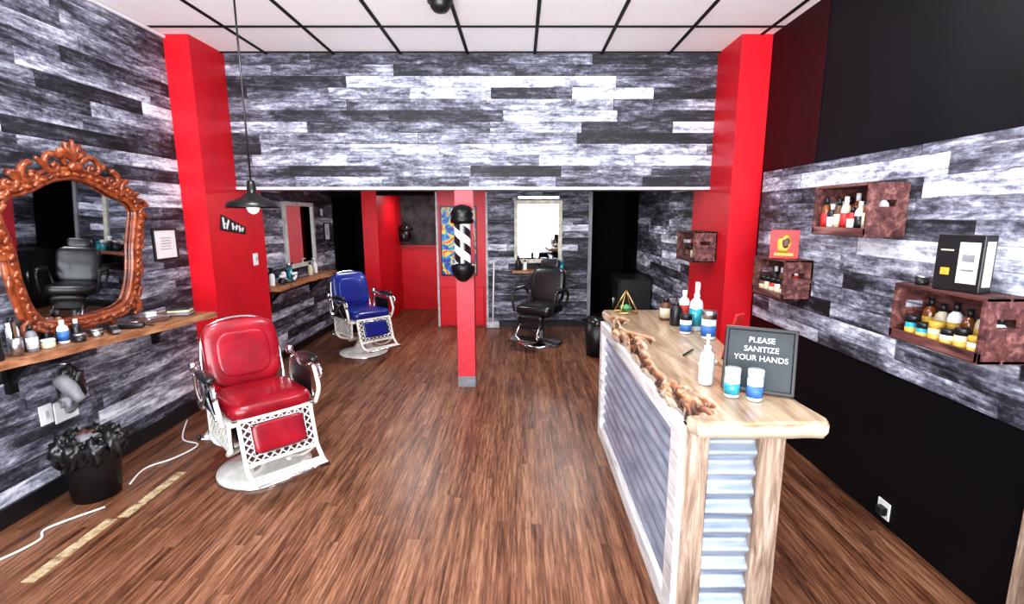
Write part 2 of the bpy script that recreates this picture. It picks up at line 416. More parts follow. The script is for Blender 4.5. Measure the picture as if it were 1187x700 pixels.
# ------------------------------------------------------------------ mirror, ornate
def ornate_mirror():
    b = Bd('ornate_wall_mirror')
    half = [(0, .50), (.16, .47), (.30, .40), (.42, .36), (.49, .27), (.47, .14), (.44, 0), (.425, -.15), (.39, -.30), (.33, -.41), (.22, -.46), (.10, -.47), (0, -.475)]
    pts = [(x, y, 0) for x, y in half] + [(-x, y, 0) for x, y in half[-2:0:-1]]
    cur = catmull(pts, 6, True)
    b.prism([(p.x, p.y) for p in cur], -.015, .0, MIRR)
    for off, r, zz in ((0, .030, .012), (.032, .018, .02), (-.027, .015, .022)):
        c2 = []
        for i, p in enumerate(cur):
            d = (cur[(i + 1) % len(cur)] - cur[i - 1]).normalized(); nn = Vector((-d.y, d.x, 0))
            c2.append(p + nn * off + Vector((0, 0, zz)))
        b.tube(c2, r, CARVED, closed=True, seg=8)
    for i in range(0, len(cur), 2):
        p = cur[i]; d = (cur[(i + 1) % len(cur)] - cur[i - 1]).normalized()
        b.se((p.x, p.y, .04), (.05, .026, .025), CARVED, .9, (0, 0, math.atan2(d.y, d.x) + .5 * (1 if i % 4 else -1)), nu=8, nv=6)
    def scroll(cx, cy, r0, a0, turns, sgn, rt=.018, zz=.03):
        q = []
        for k in range(26):
            t = k / 25; a = a0 + sgn * turns * 2 * pi * t; rr = r0 * (1 - .82 * t)
            q.append((cx + rr * math.cos(a), cy + rr * math.sin(a), zz))
        b.tube(q, lambda t: rt * (1.1 - .5 * t), CARVED, seg=8)
        b.se((cx, cy, zz), (rt * 2, rt * 2, rt * 2), CARVED, 1., nu=8, nv=6)
    for sg in (1, -1):
        scroll(sg * .13, .545, .075, pi / 2 - sg * pi / 2 + sg * 2.4, 1.1, -sg)
        scroll(sg * .27, .475, .07, pi / 2, 1.1, -sg)
        scroll(sg * .40, .42, .06, pi / 2, 1.0, sg)
        scroll(sg * .50, .30, .055, 0, 1.1, sg)
        scroll(sg * .36, -.43, .07, -pi / 2, 1.1, sg)
        scroll(sg * .47, .02, .035, -pi / 2, 1.0, sg, .012)
        scroll(sg * .20, -.49, .05, -pi / 2, 1.0, -sg, .014)
        for (x, y, a, L) in ((.07, .60, 1.2, .12), (.20, .55, .7, .11), (.33, .47, .4, .11), (.46, .39, .3, .10), (.53, .24, -.6, .10), (.49, .10, -1.4, .12),
                             (.46, -.16, -1.6, .12), (.43, -.34, -1.9, .10), (.27, -.48, -2.8, .10), (.40, -.46, -.9, .09)):
            b.se((sg * x, y, .03), (L, .036, .03), CARVED, .9, (0, 0, a if sg > 0 else pi - a), nu=10, nv=8)
    for a, L in ((0, .16), (.45, .14), (-.45, .14), (.9, .12), (-.9, .12)):
        b.se((math.sin(a) * .055, .585 + math.cos(a) * .055, .035), (.04, L, .04), CARVED, .9, (0, 0, -a), nu=10, nv=8)
    b.se((0, .545, .045), (.09, .07, .05), CARVED, .9, nu=14, nv=8)
    b.se((0, -.50, .03), (.12, .05, .04), CARVED, .9, nu=14, nv=8)
    o = b.done()
    o.matrix_world = wallL(3.12, 1.48, XL + .06) @ Matrix.Rotation(math.radians(2.5), 4, 'X') @ Matrix.Diagonal((1.02, .95, 1, 1))
    return o
ornate_mirror()

# ------------------------------------------------------------------ shelves
def live_slab(b, xw, xf, y0, y1, z0, z1, m, amp=.03, seed=0.):
    n = 30; pts = [(xw, y0)]
    for i in range(n + 1):
        t = i / n; y = y0 + (y1 - y0) * t
        pts.append((xf(y) + amp * 2 * mnoise.noise(Vector((seed, y * 3.1, 0))) + amp * .5 * mnoise.noise(Vector((seed, y * 14, 3))), y))
    pts.append((xw, y1))
    b.prism(pts, z0, z1, m, bev=.006)
b = Bd('live_edge_shelf')
live_slab(b, XL + .003, lambda y: -2.72 + max(0, (y - 2.4)) * .20, 1.4, 3.86, .90, .945, SHELF, .022, 2.)
for yy in (1.9, 2.6, 3.7):
    b.bb(XL + .003, XL + .03, yy, yy + .05, .72, .90, BLACKM); b.box((-2.79, yy + .025, .83), (.18, .03, .03), BLACKM, (0, -math.radians(45), 0))
b.done()
b = Bd('live_edge_shelf')
live_slab(b, XL + .003, lambda y: -2.60, 5.25, 6.95, .89, .94, SHELF, .03, 5.)
for yy in (5.5, 6.6):
    b.bb(XL + .003, XL + .03, yy, yy + .04, .7, .89, BLACKM); b.box((-2.77, yy + .02, .80), (.26, .03, .03), BLACKM, (0, -math.radians(45), 0))
b.done()
b = Bd('wall_mounted_shelf')
b.bb(-.12, .68, 7.22, 7.498, .86, .90, SHELF, .004); b.bb(-.02, .02, 7.3, 7.498, .70, .86, BLACKM); b.bb(.55, .59, 7.3, 7.498, .70, .86, BLACKM)
b.done()

# ------------------------------------------------------------------ bottles & small things
def cm(name, c, **k): return mat(name, c, **k)
TEAL = cm('teal_liquid', (.02, .28, .36), rough=.15, coat=.5); AMBER = cm('amber_glass', (.20, .06, .015), rough=.12, coat=.5)
YEL = cm('yellow_label', (.55, .35, .05)); BLUEP = cm('blue_label', (.04, .14, .4)); CLEARP = cm('translucent_white', (.58, .64, .70), rough=.2, coat=.4)
REDP = cm('red_label', (.5, .025, .025)); GREENP = cm('green_label', (.08, .3, .12)); CREAM = cm('cream_label', (.6, .53, .38)); BROWNP = cm('brown_pot', (.12, .05, .03))
GREYP = cm('grey_plastic', (.2, .2, .22))
def bottle(name, loc, r, h, body, cap, kind='plain', label=None, rz=0.):
    b = Bd(name)
    hb = h * (.68 if kind in ('pump', 'spray') else .8 if kind == 'plain' else .72)
    if kind == 'jar':
        b.lathe([(0, 0), (r * .95, 0), (r, .004), (r, hb), (r * .95, hb), (0, hb)], body, seg=20)
        b.lathe([(0, hb), (r * 1.03, hb), (r * 1.03, h - .003), (r * .98, h), (0, h)], cap, seg=20)
    else:
        b.lathe([(0, 0), (r * .93, 0), (r, .006), (r, hb * .78), (r * .85, hb * .9), (r * .38, hb), (r * .38, hb * 1.04), (0, hb * 1.04)], body, seg=20)
        if kind == 'plain': b.lathe([(0, hb), (r * .45, hb), (r * .45, h), (0, h)], cap, seg=16)
        if kind == 'pump':
            b.lathe([(0, hb), (r * .45, hb), (r * .45, hb + h * .08), (r * .15, hb + h * .09), (r * .15, h * .93), (0, h * .93)], cap, seg=14)
            b.box((-r * .5, 0, h * .96), (r * 1.6, r * .5, h * .05), cap, bev=.002)
        if kind == 'spray':
            b.lathe([(0, hb), (r * .45, hb), (r * .45, hb + h * .07), (0, hb + h * .07)], cap, seg=14)
            b.prism([(-r * 1.1, h * .88), (-r * 1.0, h), (r * .5, h), (r * .7, h * .92), (r * .3, h * .74), (-r * .3, h * .74), (-r * .4, h * .88)], -r * .3, r * .3, cap, M=T(rx=pi / 2))
            b.box((-r * .75, 0, h * .82), (r * .15, r * .3, h * .10), cap, (0, .4, 0))
    if label: b.lathe([(r * 1.015, hb * .15), (r * 1.02, hb * .15), (r * 1.02, hb * .68), (r * 1.015, hb * .68)], label, seg=20)
    return b.done(loc, rz)

Z = .946
items = [('spray_bottle', -2.81, 2.40, .033, .22, CLEARP, BLACK, 'spray', BLUEP), ('spray_bottle', -2.76, 2.50, .032, .23, BLACK, BLACK, 'spray', None),
 ('shampoo_bottle', -2.82, 2.66, .028, .2, WHITE, BLACK, 'plain', None), ('shampoo_bottle', -2.75, 2.69, .026, .15, GREYP, BLACK, 'plain', WHITE),
 ('cosmetic_jar', -2.73, 2.42, .030, .06, WHITE, STEEL, 'jar', None), ('talc_bottle', -2.82, 2.75, .026, .17, TEAL, WHITE, 'plain', CREAM),
 ('cosmetic_jar', -2.74, 2.77, .033, .05, CREAM, WHITE, 'jar', None), ('lotion_bottle', -2.80, 2.83, .025, .17, BLACK, BLACK, 'pump', None),
 ('shampoo_bottle', -2.74, 2.87, .028, .14, WHITE, WHITE, 'plain', BLUEP), ('lotion_bottle', -2.73, 2.95, .026, .13, BLACK, WHITE, 'plain', None),
 ('barbicide_jar', -2.80, 2.28, .04, .2, TEAL, STEEL, 'jar', None), ('cosmetic_jar', -2.68, 2.91, .03, .05, BLACK, STEEL, 'jar', None),
 ('cosmetic_jar', -2.70, 3.05, .035, .045, STEEL, STEEL, 'jar', None),
 ('aftershave_bottle', -2.80, 2.92, .024, .19, AMBER, BLACK, 'plain', None)]
for nm, x, y, r, h, bo, ca, kd, lb in items: bottle(nm, (x, y, Z), r, h, bo, ca, kd, lb, R.uniform(-1, 1))
def clipper(loc, rz, c=BLACK):
    b = Bd('hair_clipper')
    b.se((0, 0, .022), (.16, .045, .04), c, .5); b.box((-.085, 0, .022), (.03, .042, .018), STEEL, bev=.002)
    b.se((.02, 0, .043), (.05, .012, .008), STEEL, .6, nu=12, nv=6)
    b.tube(catmull([(.08, 0, .02), (.11, .02, .008), (.11, .06, .006), (.06, .07, .006)], 6), .003, BLACK, seg=6)
    return b.done(loc, rz)
clipper((-2.64, 3.26, Z), .3); clipper((-2.62, 3.48, Z), 1.2, STEEL); clipper((-2.66, 3.13, Z), 2.5)
clipper((-2.70, 5.6, .94), .3); clipper((-2.70, 6.1, .94), 1.3, STEEL)
b = Bd('comb_holder'); b.lathe([(0, 0), (.028, 0), (.032, .1), (.028, .1), (.024, .01), (0, .01)], STEEL)
for i in range(5): b.box((R.uniform(-.012, .012), R.uniform(-.012, .012), .11), (.016, .004, .15), R.choice([BLACK, BROWNP, WHITE]), (R.uniform(-.12, .12), R.uniform(-.12, .12), R.uniform(0, 3)))
b.done((-2.75, 2.60, Z))
b = Bd('hand_towel'); 
for i in range(3): b.box((0, 0, .012 + .022 * i), (.16 - .01 * i, .12, .02), [GREYP, CREAM, BLACK][i], (0, 0, .1 * i), bev=.008)
b.done((-2.62, 3.72, Z), .2)
bottle('cosmetic_jar', (-2.74, 3.58, Z), .035, .05, WHITE, WHITE, 'jar')
for i, (x, y, r, h, bo, ca, kd) in enumerate([(-2.72, 5.35, .03, .2, WHITE, BLACK, 'spray'), (-2.78, 5.45, .03, .18, BLACK, BLACK, 'plain'), (-2.68, 5.8, .035, .1, STEEL, WHITE, 'jar'), (-2.78, 5.9, .03, .2, TEAL, STEEL, 'jar'), (-2.72, 6.35, .03, .17, CREAM, BLACK, 'plain'), (-2.76, 6.6, .03, .2, WHITE, WHITE, 'pump'), (-2.68, 5.5, .03, .1, BLACK, WHITE, 'jar'), (-2.76, 5.7, .03, .15, WHITE, BLACK, 'plain')]):
    bottle('styling_product_bottle', (x, y, .942), r, h, bo, ca, kd)
for i, (x, r, h, bo, ca, kd) in enumerate([(-.03, .04, .2, BLACK, BLACK, 'plain'), (.07, .03, .15, WHITE, BLACK, 'plain'), (.36, .05, .16, BLACK, STEEL, 'jar'), (.46, .03, .22, BLACK, WHITE, 'spray'), (.55, .04, .15, TEAL, WHITE, 'jar'), (.62, .03, .13, TEAL, TEAL, 'jar')]):
    bottle('hair_product_bottle', (x, 7.33, .902), r, h, bo, ca, kd)

def frame(name, M, w, h, fw, fm, inner, depth=.02, extra=None):
    b = Bd(name)
    for sx in (-1, 1): b.box((sx * (w - fw) / 2, 0, depth / 2), (fw, h, depth), fm, bev=.003)
    for sy in (-1, 1): b.box((0, sy * (h - fw) / 2, depth / 2), (w - 2 * fw, fw, depth), fm, bev=.003)
    b.box((0, 0, depth * .3), (w - 2 * fw, h - 2 * fw, depth * .4), inner)
    if extra: extra(b)
    o = b.done(); o.matrix_world = M; return o
def certlines(b):
    for i in range(5): b.box((0, .05 - i * .022, .0135), (.12 - .02 * (i % 2), .004, .001), GREYP)
frame('framed_certificate', wallL(3.97, 1.475, XL + .002), .27, .25, .015, BLACK, WHITE, extra=certlines)
frame('framed_certificate', wallL(7.32, 1.47, XL + .002), .22, .26, .015, BLACK, WHITE, extra=certlines)
frame('framed_certificate', wallL(7.15, 1.75, XL + .002), .14, .12, .012, BLACK, WHITE)
frame('wall_mirror', wallL(6.40, 1.46, XL + .002), .85, .82, .05, mat('grey_frame', (.55, .54, .52), .5), MIRR, .04)
frame('wall_mirror', wallB(.27, 1.46, 7.495), .72, .93, .055, mat('pale_frame', (.6, .57, .48), .5), MIRR, .05)
b = Bd('vanity_light_bar'); b.box((0, 0, 0), (.62, .05, .04), STEEL, bev=.004); b.box((0, -.03, -.005), (.58, .02, .03), mat('tube_light', (1, 1, 1), .4, emit=(1, 1, 1), es=3)); b.done((.27, 7.44, 1.97))

def artm():
    n = N('abstract_artwork'); f = n.noise(n.obj(), 5., 3., .5, 1.8)
    c = n.ramp(f, [(.3, (.02, .05, .35)), (.42, (.02, .3, .6)), (.5, (.8, .6, .05)), (.58, (.7, .08, .05)), (.68, (.85, .8, .7))], 'CONSTANT')
    n.set(Base_Color=c, Roughness=.4); return n.mat
frame('abstract_painting', wallB(-.93, 1.32, 7.498), .55, 1.05, .02, BLACK, artm())
b = Bd('door_1'); b.bb(-1.22, -.56, 7.465, 7.497, .02, .62, RED, .006); b.done()
b = Bd('hanging_black_cape')
b.tube([(0, 0, .17), (0, -.03, .14)], .01, STEEL); b.blob((0, -.05, .02), (.20, .09, .3), BLKL, .3, 4, seed=2); b.blob((.02, -.06, .1), (.24, .10, .12), BLKL, .25, 5, seed=5)
b.done((-2.05, 8.85, 1.38))

b = Bd('pennant_sign')
mm = wallL(4.60, 1.60, -2.652) @ Matrix.Rotation(-.22, 4, 'Z')
b.prism([(-.20, .07), (.20, .035), (.20, -.035), (-.20, -.07)], 0, .005, BLACK, M=mm)
for i, (x, h) in enumerate(((-.16, .10), (-.10, .09), (-.02, .06), (.04, .05), (.09, .06), (.14, .04))):
    b.box((x, 0, .007), (.022, h, .004), WHITE, (0, 0, .3 * (-1) ** i), M=mm)
    if i % 2 == 0: b.box((x + .02, 0, .007), (.03, .015, .004), WHITE, M=mm)
b.done()
def switch(M, w=.08, h=.12, name='light_switch'):
    b = Bd(name); b.box((0, 0, .004), (w, h, .008), WHITE, bev=.002); b.box((0, 0, .010), (w * .3, h * .4, .008), LG, bev=.002)
    o = b.done(); o.matrix_world = M
switch(wallL(4.93, 1.27, -2.655))
switch(wallL(2.93, .50, XL), .16, .13, 'power_outlet'); switch(wallL(2.80, .52, XL), .08, .12, 'power_outlet')
b = Bd('power_outlet'); b.box((0, 0, .004), (.09, .10, .008), WHITE, bev=.002)
b.box((.01, .0, .025), (.05, .045, .035), BLACK, bev=.004)
o = b.done(); o.matrix_world = wallR(2.50, .09)

# ------------------------------------------------------------------ antique barber chair
def barber_chair(leather, loc, rz, name='barber_chair'):
    b = Bd(name)
    b.lathe([(0, 0), (.28, 0), (.295, .012), (.29, .03), (.24, .045), (.18, .06), (.12, .085), (.09, .13), (.08, .15), (.085, .165), (.07, .17), (.065, .3), (0, .3)], PORC, seg=40)
    b.lathe([(.297, .0), (.30, .006), (.297, .012)], CHROME, seg=40)
    b.cyl(.16, .28, .31, PORC)
    b.box((0, 0, .455), (.50, .48, .04), PORC, bev=.01)
    b.box((0, .02, .37), (.40, .36, .13), BLACK, bev=.01)
    DR = mat('chair_dark_red', (.05, .006, .01), .4)
    def lattice(M, w, h, step=.06, fw=.022):
        for sx in (-1, 1): b.box((sx * w / 2, 0, 0), (fw, h, .022), PORC, bev=.004, M=M)
        for sy in (-1, 1): b.box((0, sy * h / 2, 0), (w, fw, .022), PORC, bev=.004, M=M)
        n = int((w + h) / step)
        for sg in (1, -1):
            for i in range(1, n + 1):
                c = -((w + h) / 2) + i * step
                x0 = max(-w / 2, c - h / 2); x1 = min(w / 2, c + h / 2)
                if x1 - x0 < .01: continue
                mx = (x0 + x1) / 2; L = (x1 - x0) * 1.414
                b.box((mx, sg * (mx - c), 0), (L, .008, .009), PORC, (0, 0, sg * pi / 4), M=M)
    for sx in (-1, 1):
        lattice(basis((sx * .25, 0, .365), (0, 1, 0), (0, 0, 1), (1, 0, 0)), .42, .17, .055)
        b.box((sx * .232, 0, .365), (.008, .40, .15), DR)
        b.tube(catmull([(sx * .25, .2, .28), (sx * .24, .12, .23), (sx * .16, .04, .21), (sx * .08, 0, .21)], 5), .018, PORC)
        b.tube(catmull([(sx * .25, -.2, .28), (sx * .24, -.12, .23), (sx * .16, -.04, .21), (sx * .08, 0, .21)], 5), .018, PORC)
        b.tube(catmull([(sx * .28, -.21, .45), (sx * .30, -.235, .55), (sx * .305, -.20, .64), (sx * .305, -.17, .70)], 6), .015, PORC)
        b.tube(catmull([(sx * .28, .20, .45), (sx * .30, .22, .58), (sx * .305, .20, .70)], 6), .014, CHROME)
        b.tube(catmull([(sx * .305, .24, .74), (sx * .305, .1, .715), (sx * .31, -.1, .715), (sx * .315, -.22, .70), (sx * .315, -.26, .66), (sx * .315, -.235, .635)], 6), .014, CHROME)
        b.se((sx * .31, -.06, .740), (.075, .26, .045), BLKL, .6)
        b.tube(catmull([(sx * .295, -.16, .48), (sx * .30, -.06, .56), (sx * .30, .02, .64), (sx * .30, .1, .70)], 6), .010, CHROME)
        b.tube(catmull([(sx * .295, .16, .48), (sx * .30, .08, .54), (sx * .30, -.06, .66), (sx * .30, -.12, .70)], 6), .010, CHROME)
        b.box((sx * .285, 0, .58), (.008, .30, .18), BLACKM, bev=.003)
        b.se((sx * .30, .0, .60), (.02, .08, .08), BLACKM, 1., nu=14, nv=8)
        b.se((sx * .305, .24, .735), (.05, .07, .07), CHROME, .8, nu=14, nv=8)
        b.cyl(.038, -.012, .012, CHROME, M=T(sx * .285, .22, .49, 0, pi / 2, 0))
        b.tube(catmull([(sx * .235, .20, .46), (sx * .25, .25, .62), (sx * .235, .30, .85), (sx * .18, .33, .965)], 6), .012, CHROME)
    b.tube(catmull([(-.18, .33, .965), (-.10, .34, .995), (0, .345, 1.005), (.10, .34, .995), (.18, .33, .965)], 5), .012, CHROME)
    b.se((0, -.03, .52), (.50, .52, .13), leather, .3, e2=.55, nu=40)
    b.tube([(x, y, .485) for x, y in [(-.24, -.27), (.24, -.27), (.24, .2), (-.24, .2)]], .007, CHROME, closed=True)
    Mb = T(0, .265, .775, -math.radians(13))
    b.se((0, 0, 0), (.47, .10, .46), leather, .35, M=Mb, nu=36, e2=.5)
    b.se((0, -.045, -.01), (.33, .022, .31), leather, .45, M=Mb, nu=32, e2=.55)
    b.box((0, .045, 0), (.38, .02, .36), BLACK, bev=.008, M=Mb)
    Ml = basis((0, -.315, .35), (1, 0, 0), Vector((0, .26, .965)).normalized(), Vector((0, -.965, .26)).normalized())
    lattice(Ml, .43, .27, .05)
    b.box((0, 0, -.012), (.41, .25, .01), DR, M=Ml)
    b.se((0, .01, .012), (.31, .18, .045), leather, .25, M=Ml, e2=.4)
    b.tube([(-.16, -.085, .015), (.16, -.085, .015), (.16, .105, .015), (-.16, .105, .015)], .006, CHROME, M=Ml, closed=True)
    for sx in (-1, 1):
        b.tube(catmull([(sx * .21, -.345, .24), (sx * .215, -.38, .19), (sx * .21, -.44, .155), (sx * .20, -.52, .15)], 6), .014, PORC)
        b.tube(catmull([(sx * .19, -.36, .22), (sx * .16, -.28, .15), (sx * .10, -.2, .13), (sx * .05, -.08, .16)], 6), .012, PORC)
    for i in range(4): b.box((0, -.41 - .035 * i, .152), (.42, .016, .012), PORC, bev=.003)
    for i in range(7): b.box((-.18 + .06 * i, -.46, .152), (.011, .12, .01), PORC, bev=.002)
    b.tube([(-.21, -.53, .152), (.21, -.53, .152)], .012, CHROME)
    b.tube([(-.08, .1, .26), (-.26, .16, .24), (-.33, .14, .28)], .008, CHROME); b.se((-.335, .138, .29), (.03, .03, .04), BLACK, 1., nu=10, nv=8)
    return b.done(loc, rz)
barber_chair(REDL, (-1.74, 3.12, 0), math.radians(46))
barber_chair(BLUEL, (-1.97, 6.0, 0), math.radians(46))

def modern_chair(loc, rz):
    b = Bd('salon_chair')
    b.lathe([(0, 0), (.30, 0), (.305, .012), (.27, .03), (.1, .05), (.05, .07), (.05, .2), (.035, .21), (.035, .38), (0, .38)], CHROME, seg=36)
    b.box((0, 0, .39), (.3, .3, .04), BLACKM, bev=.01)
    b.se((0, -.02, .48), (.52, .50, .15), BLKL, .3, e2=.5)
    b.se((0, .25, .76), (.48, .12, .50), BLKL, .35, rot=(-.2, 0, 0), e2=.45)
    b.se((0, .33, 1.05), (.26, .09, .13), BLKL, .4, rot=(-.2, 0, 0)); b.tube([(0, .32, .95), (0, .34, 1.05)], .015, CHROME)
    for sx in (-1, 1):
        b.tube(catmull([(sx * .27, .22, .50), (sx * .31, .22, .66), (sx * .31, .1, .72), (sx * .31, -.15, .72), (sx * .31, -.22, .66), (sx * .28, -.22, .45)], 6), .018, BLKL)
        b.se((sx * .31, -.03, .735), (.08, .32, .05), BLKL, .5)
        b.tube(catmull([(sx * .12, -.15, .38), (sx * .14, -.3, .3), (sx * .15, -.42, .16)], 6), .013, CHROME)
    b.se((0, -.28, .33), (.36, .07, .2), BLKL, .4, rot=(.3, 0, 0)); b.box((0, -.45, .15), (.38, .16, .02), CHROME, (.15, 0, 0), bev=.005)
    return b.done(loc, rz)
modern_chair((.27, 6.5, 0), math.radians(-28))

# ------------------------------------------------------------------ reception counter
def corr(b, M, w, h, m, per=.085, amp=.012):
    tb = bmesh.new(); n = max(8, int(h / per * 12)); rows = []
    for i in range(n + 1):
        z = h * i / n; o = amp * math.sin(2 * pi * z / per)
        rows.append((tb.verts.new((-w / 2, z, o)), tb.verts.new((w / 2, z, o))))
    for a, c in zip(rows, rows[1:]): tb.faces.new((a[0], a[1], c[1], c[0]))
    if m not in b.mats: b.mats.append(m)
    for f in tb.faces: f.smooth = True; f.material_index = b.mats.index(m)
    tb.transform(M); me = bpy.data.meshes.new('t'); tb.to_mesh(me); tb.free(); b.bm.from_mesh(me)
b = Bd('reception_counter')
CX0, CX1, CY0, CY1 = .635, 1.03, 1.78, 3.68; ZT = .97
b.bb(CX0 + .045, CX1 - .02, CY0 + .06, CY1, .02, .90, BLACK)
b.bb(CX0, CX0 + .10, CY0, CY0 + .05, 0, .905, POSTW, .004); b.bb(CX1 - .10, CX1, CY0, CY0 + .05, 0, .905, POSTW, .004)
b.bb(CX0 + .10, CX1 - .10, CY0 + .005, CY0 + .05, .85, .905, POSTW, .003); b.bb(CX0 + .10, CX1 - .10, CY0 + .005, CY0 + .05, 0, .08, POSTW, .003)
corr(b, wallB((CX0 + CX1) / 2, .08, CY0 + .03), CX1 - CX0 - .2, .77, GALV, .085, .015)
b.bb(CX0 - .02, CX0 + .03, CY0, CY0 + .11, 0, .905, RAILW, .003); b.bb(CX0 - .02, CX0 + .03, CY1 - .09, CY1, 0, .905, RAILW, .003)
b.bb(CX0 - .018, CX0 + .03, CY0 + .11, CY1 - .09, .84, .905, RAILW, .003); b.bb(CX0 - .018, CX0 + .03, CY0 + .11, CY1 - .09, 0, .09, RAILW, .003)
corr(b, basis((CX0 + .018, (CY0 + CY1) / 2, .09), (0, -1, 0), (0, 0, 1), (-1, 0, 0)), CY1 - CY0 - .2, .75, GALV, .075)
b.bb(CX1 - .02, CX1, CY0 + .05, CY1, 0, .905, POSTW)
def lerp_tab(tab, y):
    if y <= tab[0][0]: return tab[0][1]
    for (a, va), (c, vc) in zip(tab, tab[1:]):
        if y <= c: return va + (vc - va) * (y - a) / (c - a)
    return tab[-1][1]
RT = [(1.66, 1.11), (1.70, 1.13), (1.85, 1.115), (2.4, 1.13), (2.95, 1.21), (3.3, 1.22), (3.6, 1.20), (3.81, 1.15)]
LT = [(1.66, .655), (1.72, .625), (3.75, .63), (3.81, .66)]
tb = bmesh.new(); NU, NV = 90, 300; top = []
ss = lambda t: max(0, min(1, t)) ** 2 * (3 - 2 * max(0, min(1, t)))
for j in range(NV + 1):
    y = 1.66 + 2.15 * j / NV; row = []
    xl = lerp_tab(LT, y) + .05 * mnoise.noise(Vector((1.3, y * 4, 0))) + .022 * mnoise.noise(Vector((1.3, y * 17, 5)))
    xr = lerp_tab(RT, y)
    for i in range(NU + 1):
        u = (i / NU) ** 1.7; x = xl + (xr - xl) * u; dl = x - xl
        wd = .125 + .11 * mnoise.noise(Vector((4.4, y * 3.3, 1)))
        mask = ss((wd - dl) / .05) * ss((y - 1.72) / .05) * ss((3.62 - y) / .15)
        wob = .5 * mnoise.noise(Vector((x * 9, y * 6, 9)))
        r1 = mnoise.noise(Vector((x * 15 + wob, y * 4.5 + wob, .3))); r2 = mnoise.noise(Vector((x * 30, y * 11 + wob, 3.3)))
        crev = max(0, 1 - abs(r1) * 3.0) * .85 + max(0, 1 - abs(r2) * 4.2) * .35
        z = ZT - .042 * mask * min(1, crev) + .004 * mask * r2
        de = min(dl, xr - x, y - 1.66 + .001, 3.81 - y + .001)
        if de < .012: z -= .012 * (1 - math.sqrt(max(0, 1 - (1 - de / .012) ** 2)))
        row.append(tb.verts.new((x, y + (.008 * mnoise.noise(Vector((x * 9, 0, 7))) if j == 0 else 0), z)))
    top.append(row)
for j in range(NV):
    for i in range(NU): tb.faces.new((top[j][i], top[j][i + 1], top[j + 1][i + 1], top[j + 1][i]))
loop = [top[0][i] for i in range(NU + 1)] + [top[j][NU] for j in range(1, NV + 1)] + [top[NV][i] for i in range(NU - 1, -1, -1)] + [top[j][0] for j in range(NV - 1, 0, -1)]
cx, cy = .88, 2.73
mid = [tb.verts.new((v.co.x + (cx - v.co.x) * .005, v.co.y, .93)) for v in loop]
low = [tb.verts.new((v.co.x + (cx - v.co.x) * .06, v.co.y + (cy - v.co.y) * .008, .905)) for v in loop]
L = len(loop)
for k in range(L):
    q = (k + 1) % L
    tb.faces.new((loop[k], mid[k], mid[q], loop[q])); tb.faces.new((mid[k], low[k], low[q], mid[q]))
tb.faces.new(low[::-1])
b._add(tb, TOPW, None, True)
b.done()

# counter items
ZC = ZT + .003
bottle('pump_sanitizer_bottle', (.815, 2.07, ZC), .032, .225, CLEARP, WHITE, 'pump', None, 1.2)
bottle('small_sanitizer_bottle', (.865, 1.92, ZC), .030, .12, CLEARP, CLEARP, 'jar', TEAL)
bottle('small_sanitizer_bottle', (.94, 1.88, ZC), .030, .125, CLEARP, CLEARP, 'jar', BLUEP)
bottle('spray_cleaner_bottle', (1.13, 3.10, ZC), .042, .31, CLEARP, WHITE, 'spray', TEAL, 1.3)
bottle('pump_dispenser_bottle', (1.05, 3.25, ZC), .04, .2, BLACK, BLACK, 'pump', None)
bottle('hair_wax_jar', (1.04, 3.02, ZC), .035, .12, WHITE, BLACK, 'jar', BLUEP)
bottle('disinfectant_jar', (1.13, 2.88, ZC), .042, .17, CLEARP, STEEL, 'jar', BLUEP)
bottle('hair_tonic_bottle', (1.03, 3.42, ZC), .04, .16, BROWNP, BLACK, 'plain', CREAM)
bottle('talcum_shaker', (1.14, 3.36, ZC), .035, .22, WHITE, WHITE, 'plain', REDP)
b = Bd('business_card_stack'); b.box((0, 0, .008), (.09, .055, .016), WHITE, bev=.001); b.box((.01, .005, .018), (.09, .055, .003), CREAM, (0, 0, .2)); b.done((.93, 2.35, ZC), .7)
b = Bd('ballpoint_pen'); b.tube([(-.07, 0, .006), (.07, 0, .006)], .005, BLACK, seg=8); b.tube([(.07, 0, .006), (.08, 0, .006)], .003, STEEL, seg=8); b.done((.90, 2.55, ZC), .9)
b = Bd('chalkboard_sign')
b.box((0, 0, 0), (.27, .26, .012), BLACK, bev=.003)
for sx in (-1, 1): b.box((sx * .130, 0, .008), (.016, .27, .014), BLACKM, bev=.003)
for sy in (-1, 1): b.box((0, sy * .128, .008), (.26, .016, .014), BLACKM, bev=.003)
b.box((0, 0, .0065), (.245, .24, .002), mat('slate', (.018, .024, .03), .6))
CH = mat('chalk_white', (.75, .78, .8), .8)
for i, t in enumerate(('PLEASE', 'SANITIZE', 'YOUR HANDS')): b.text(t, .032, CH, T(.005, .082 - i * .038, .009))
o = b.done()
n_ = Vector((-.42, -.86, .30)).normalized(); X_ = Vector((0, 0, 1)).cross(n_).normalized(); Y_ = n_.cross(X_)
o.matrix_world = basis((1.0, 1.985, ZT + .134), X_, Y_, n_)
b = Bd('geometric_terrarium')
A = Vector((0, 0, .17)); q = [Vector((-.07, -.06, .006)), Vector((.07, -.06, .006)), Vector((.07, .06, .006)), Vector((-.07, .06, .006))]
for i in range(4):
    b.tube([q[i], q[(i + 1) % 4]], .005, GOLD, seg=6); b.tube([q[i], A], .005, GOLD, seg=6)
b.blob((0, 0, .035), (.08, .07, .045), GREENP, .3, 6); b.done((.80, 3.66, ZC + .006), .2)
b = Bd('red_tablet_stand'); b.box((0, 0, .125), (.012, .08, .24), REDP, (0, .25, 0), bev=.004); b.box((.03, 0, .006), (.12, .10, .008), BLACK, bev=.002); b.done((1.09, 2.45, ZC), -.9)

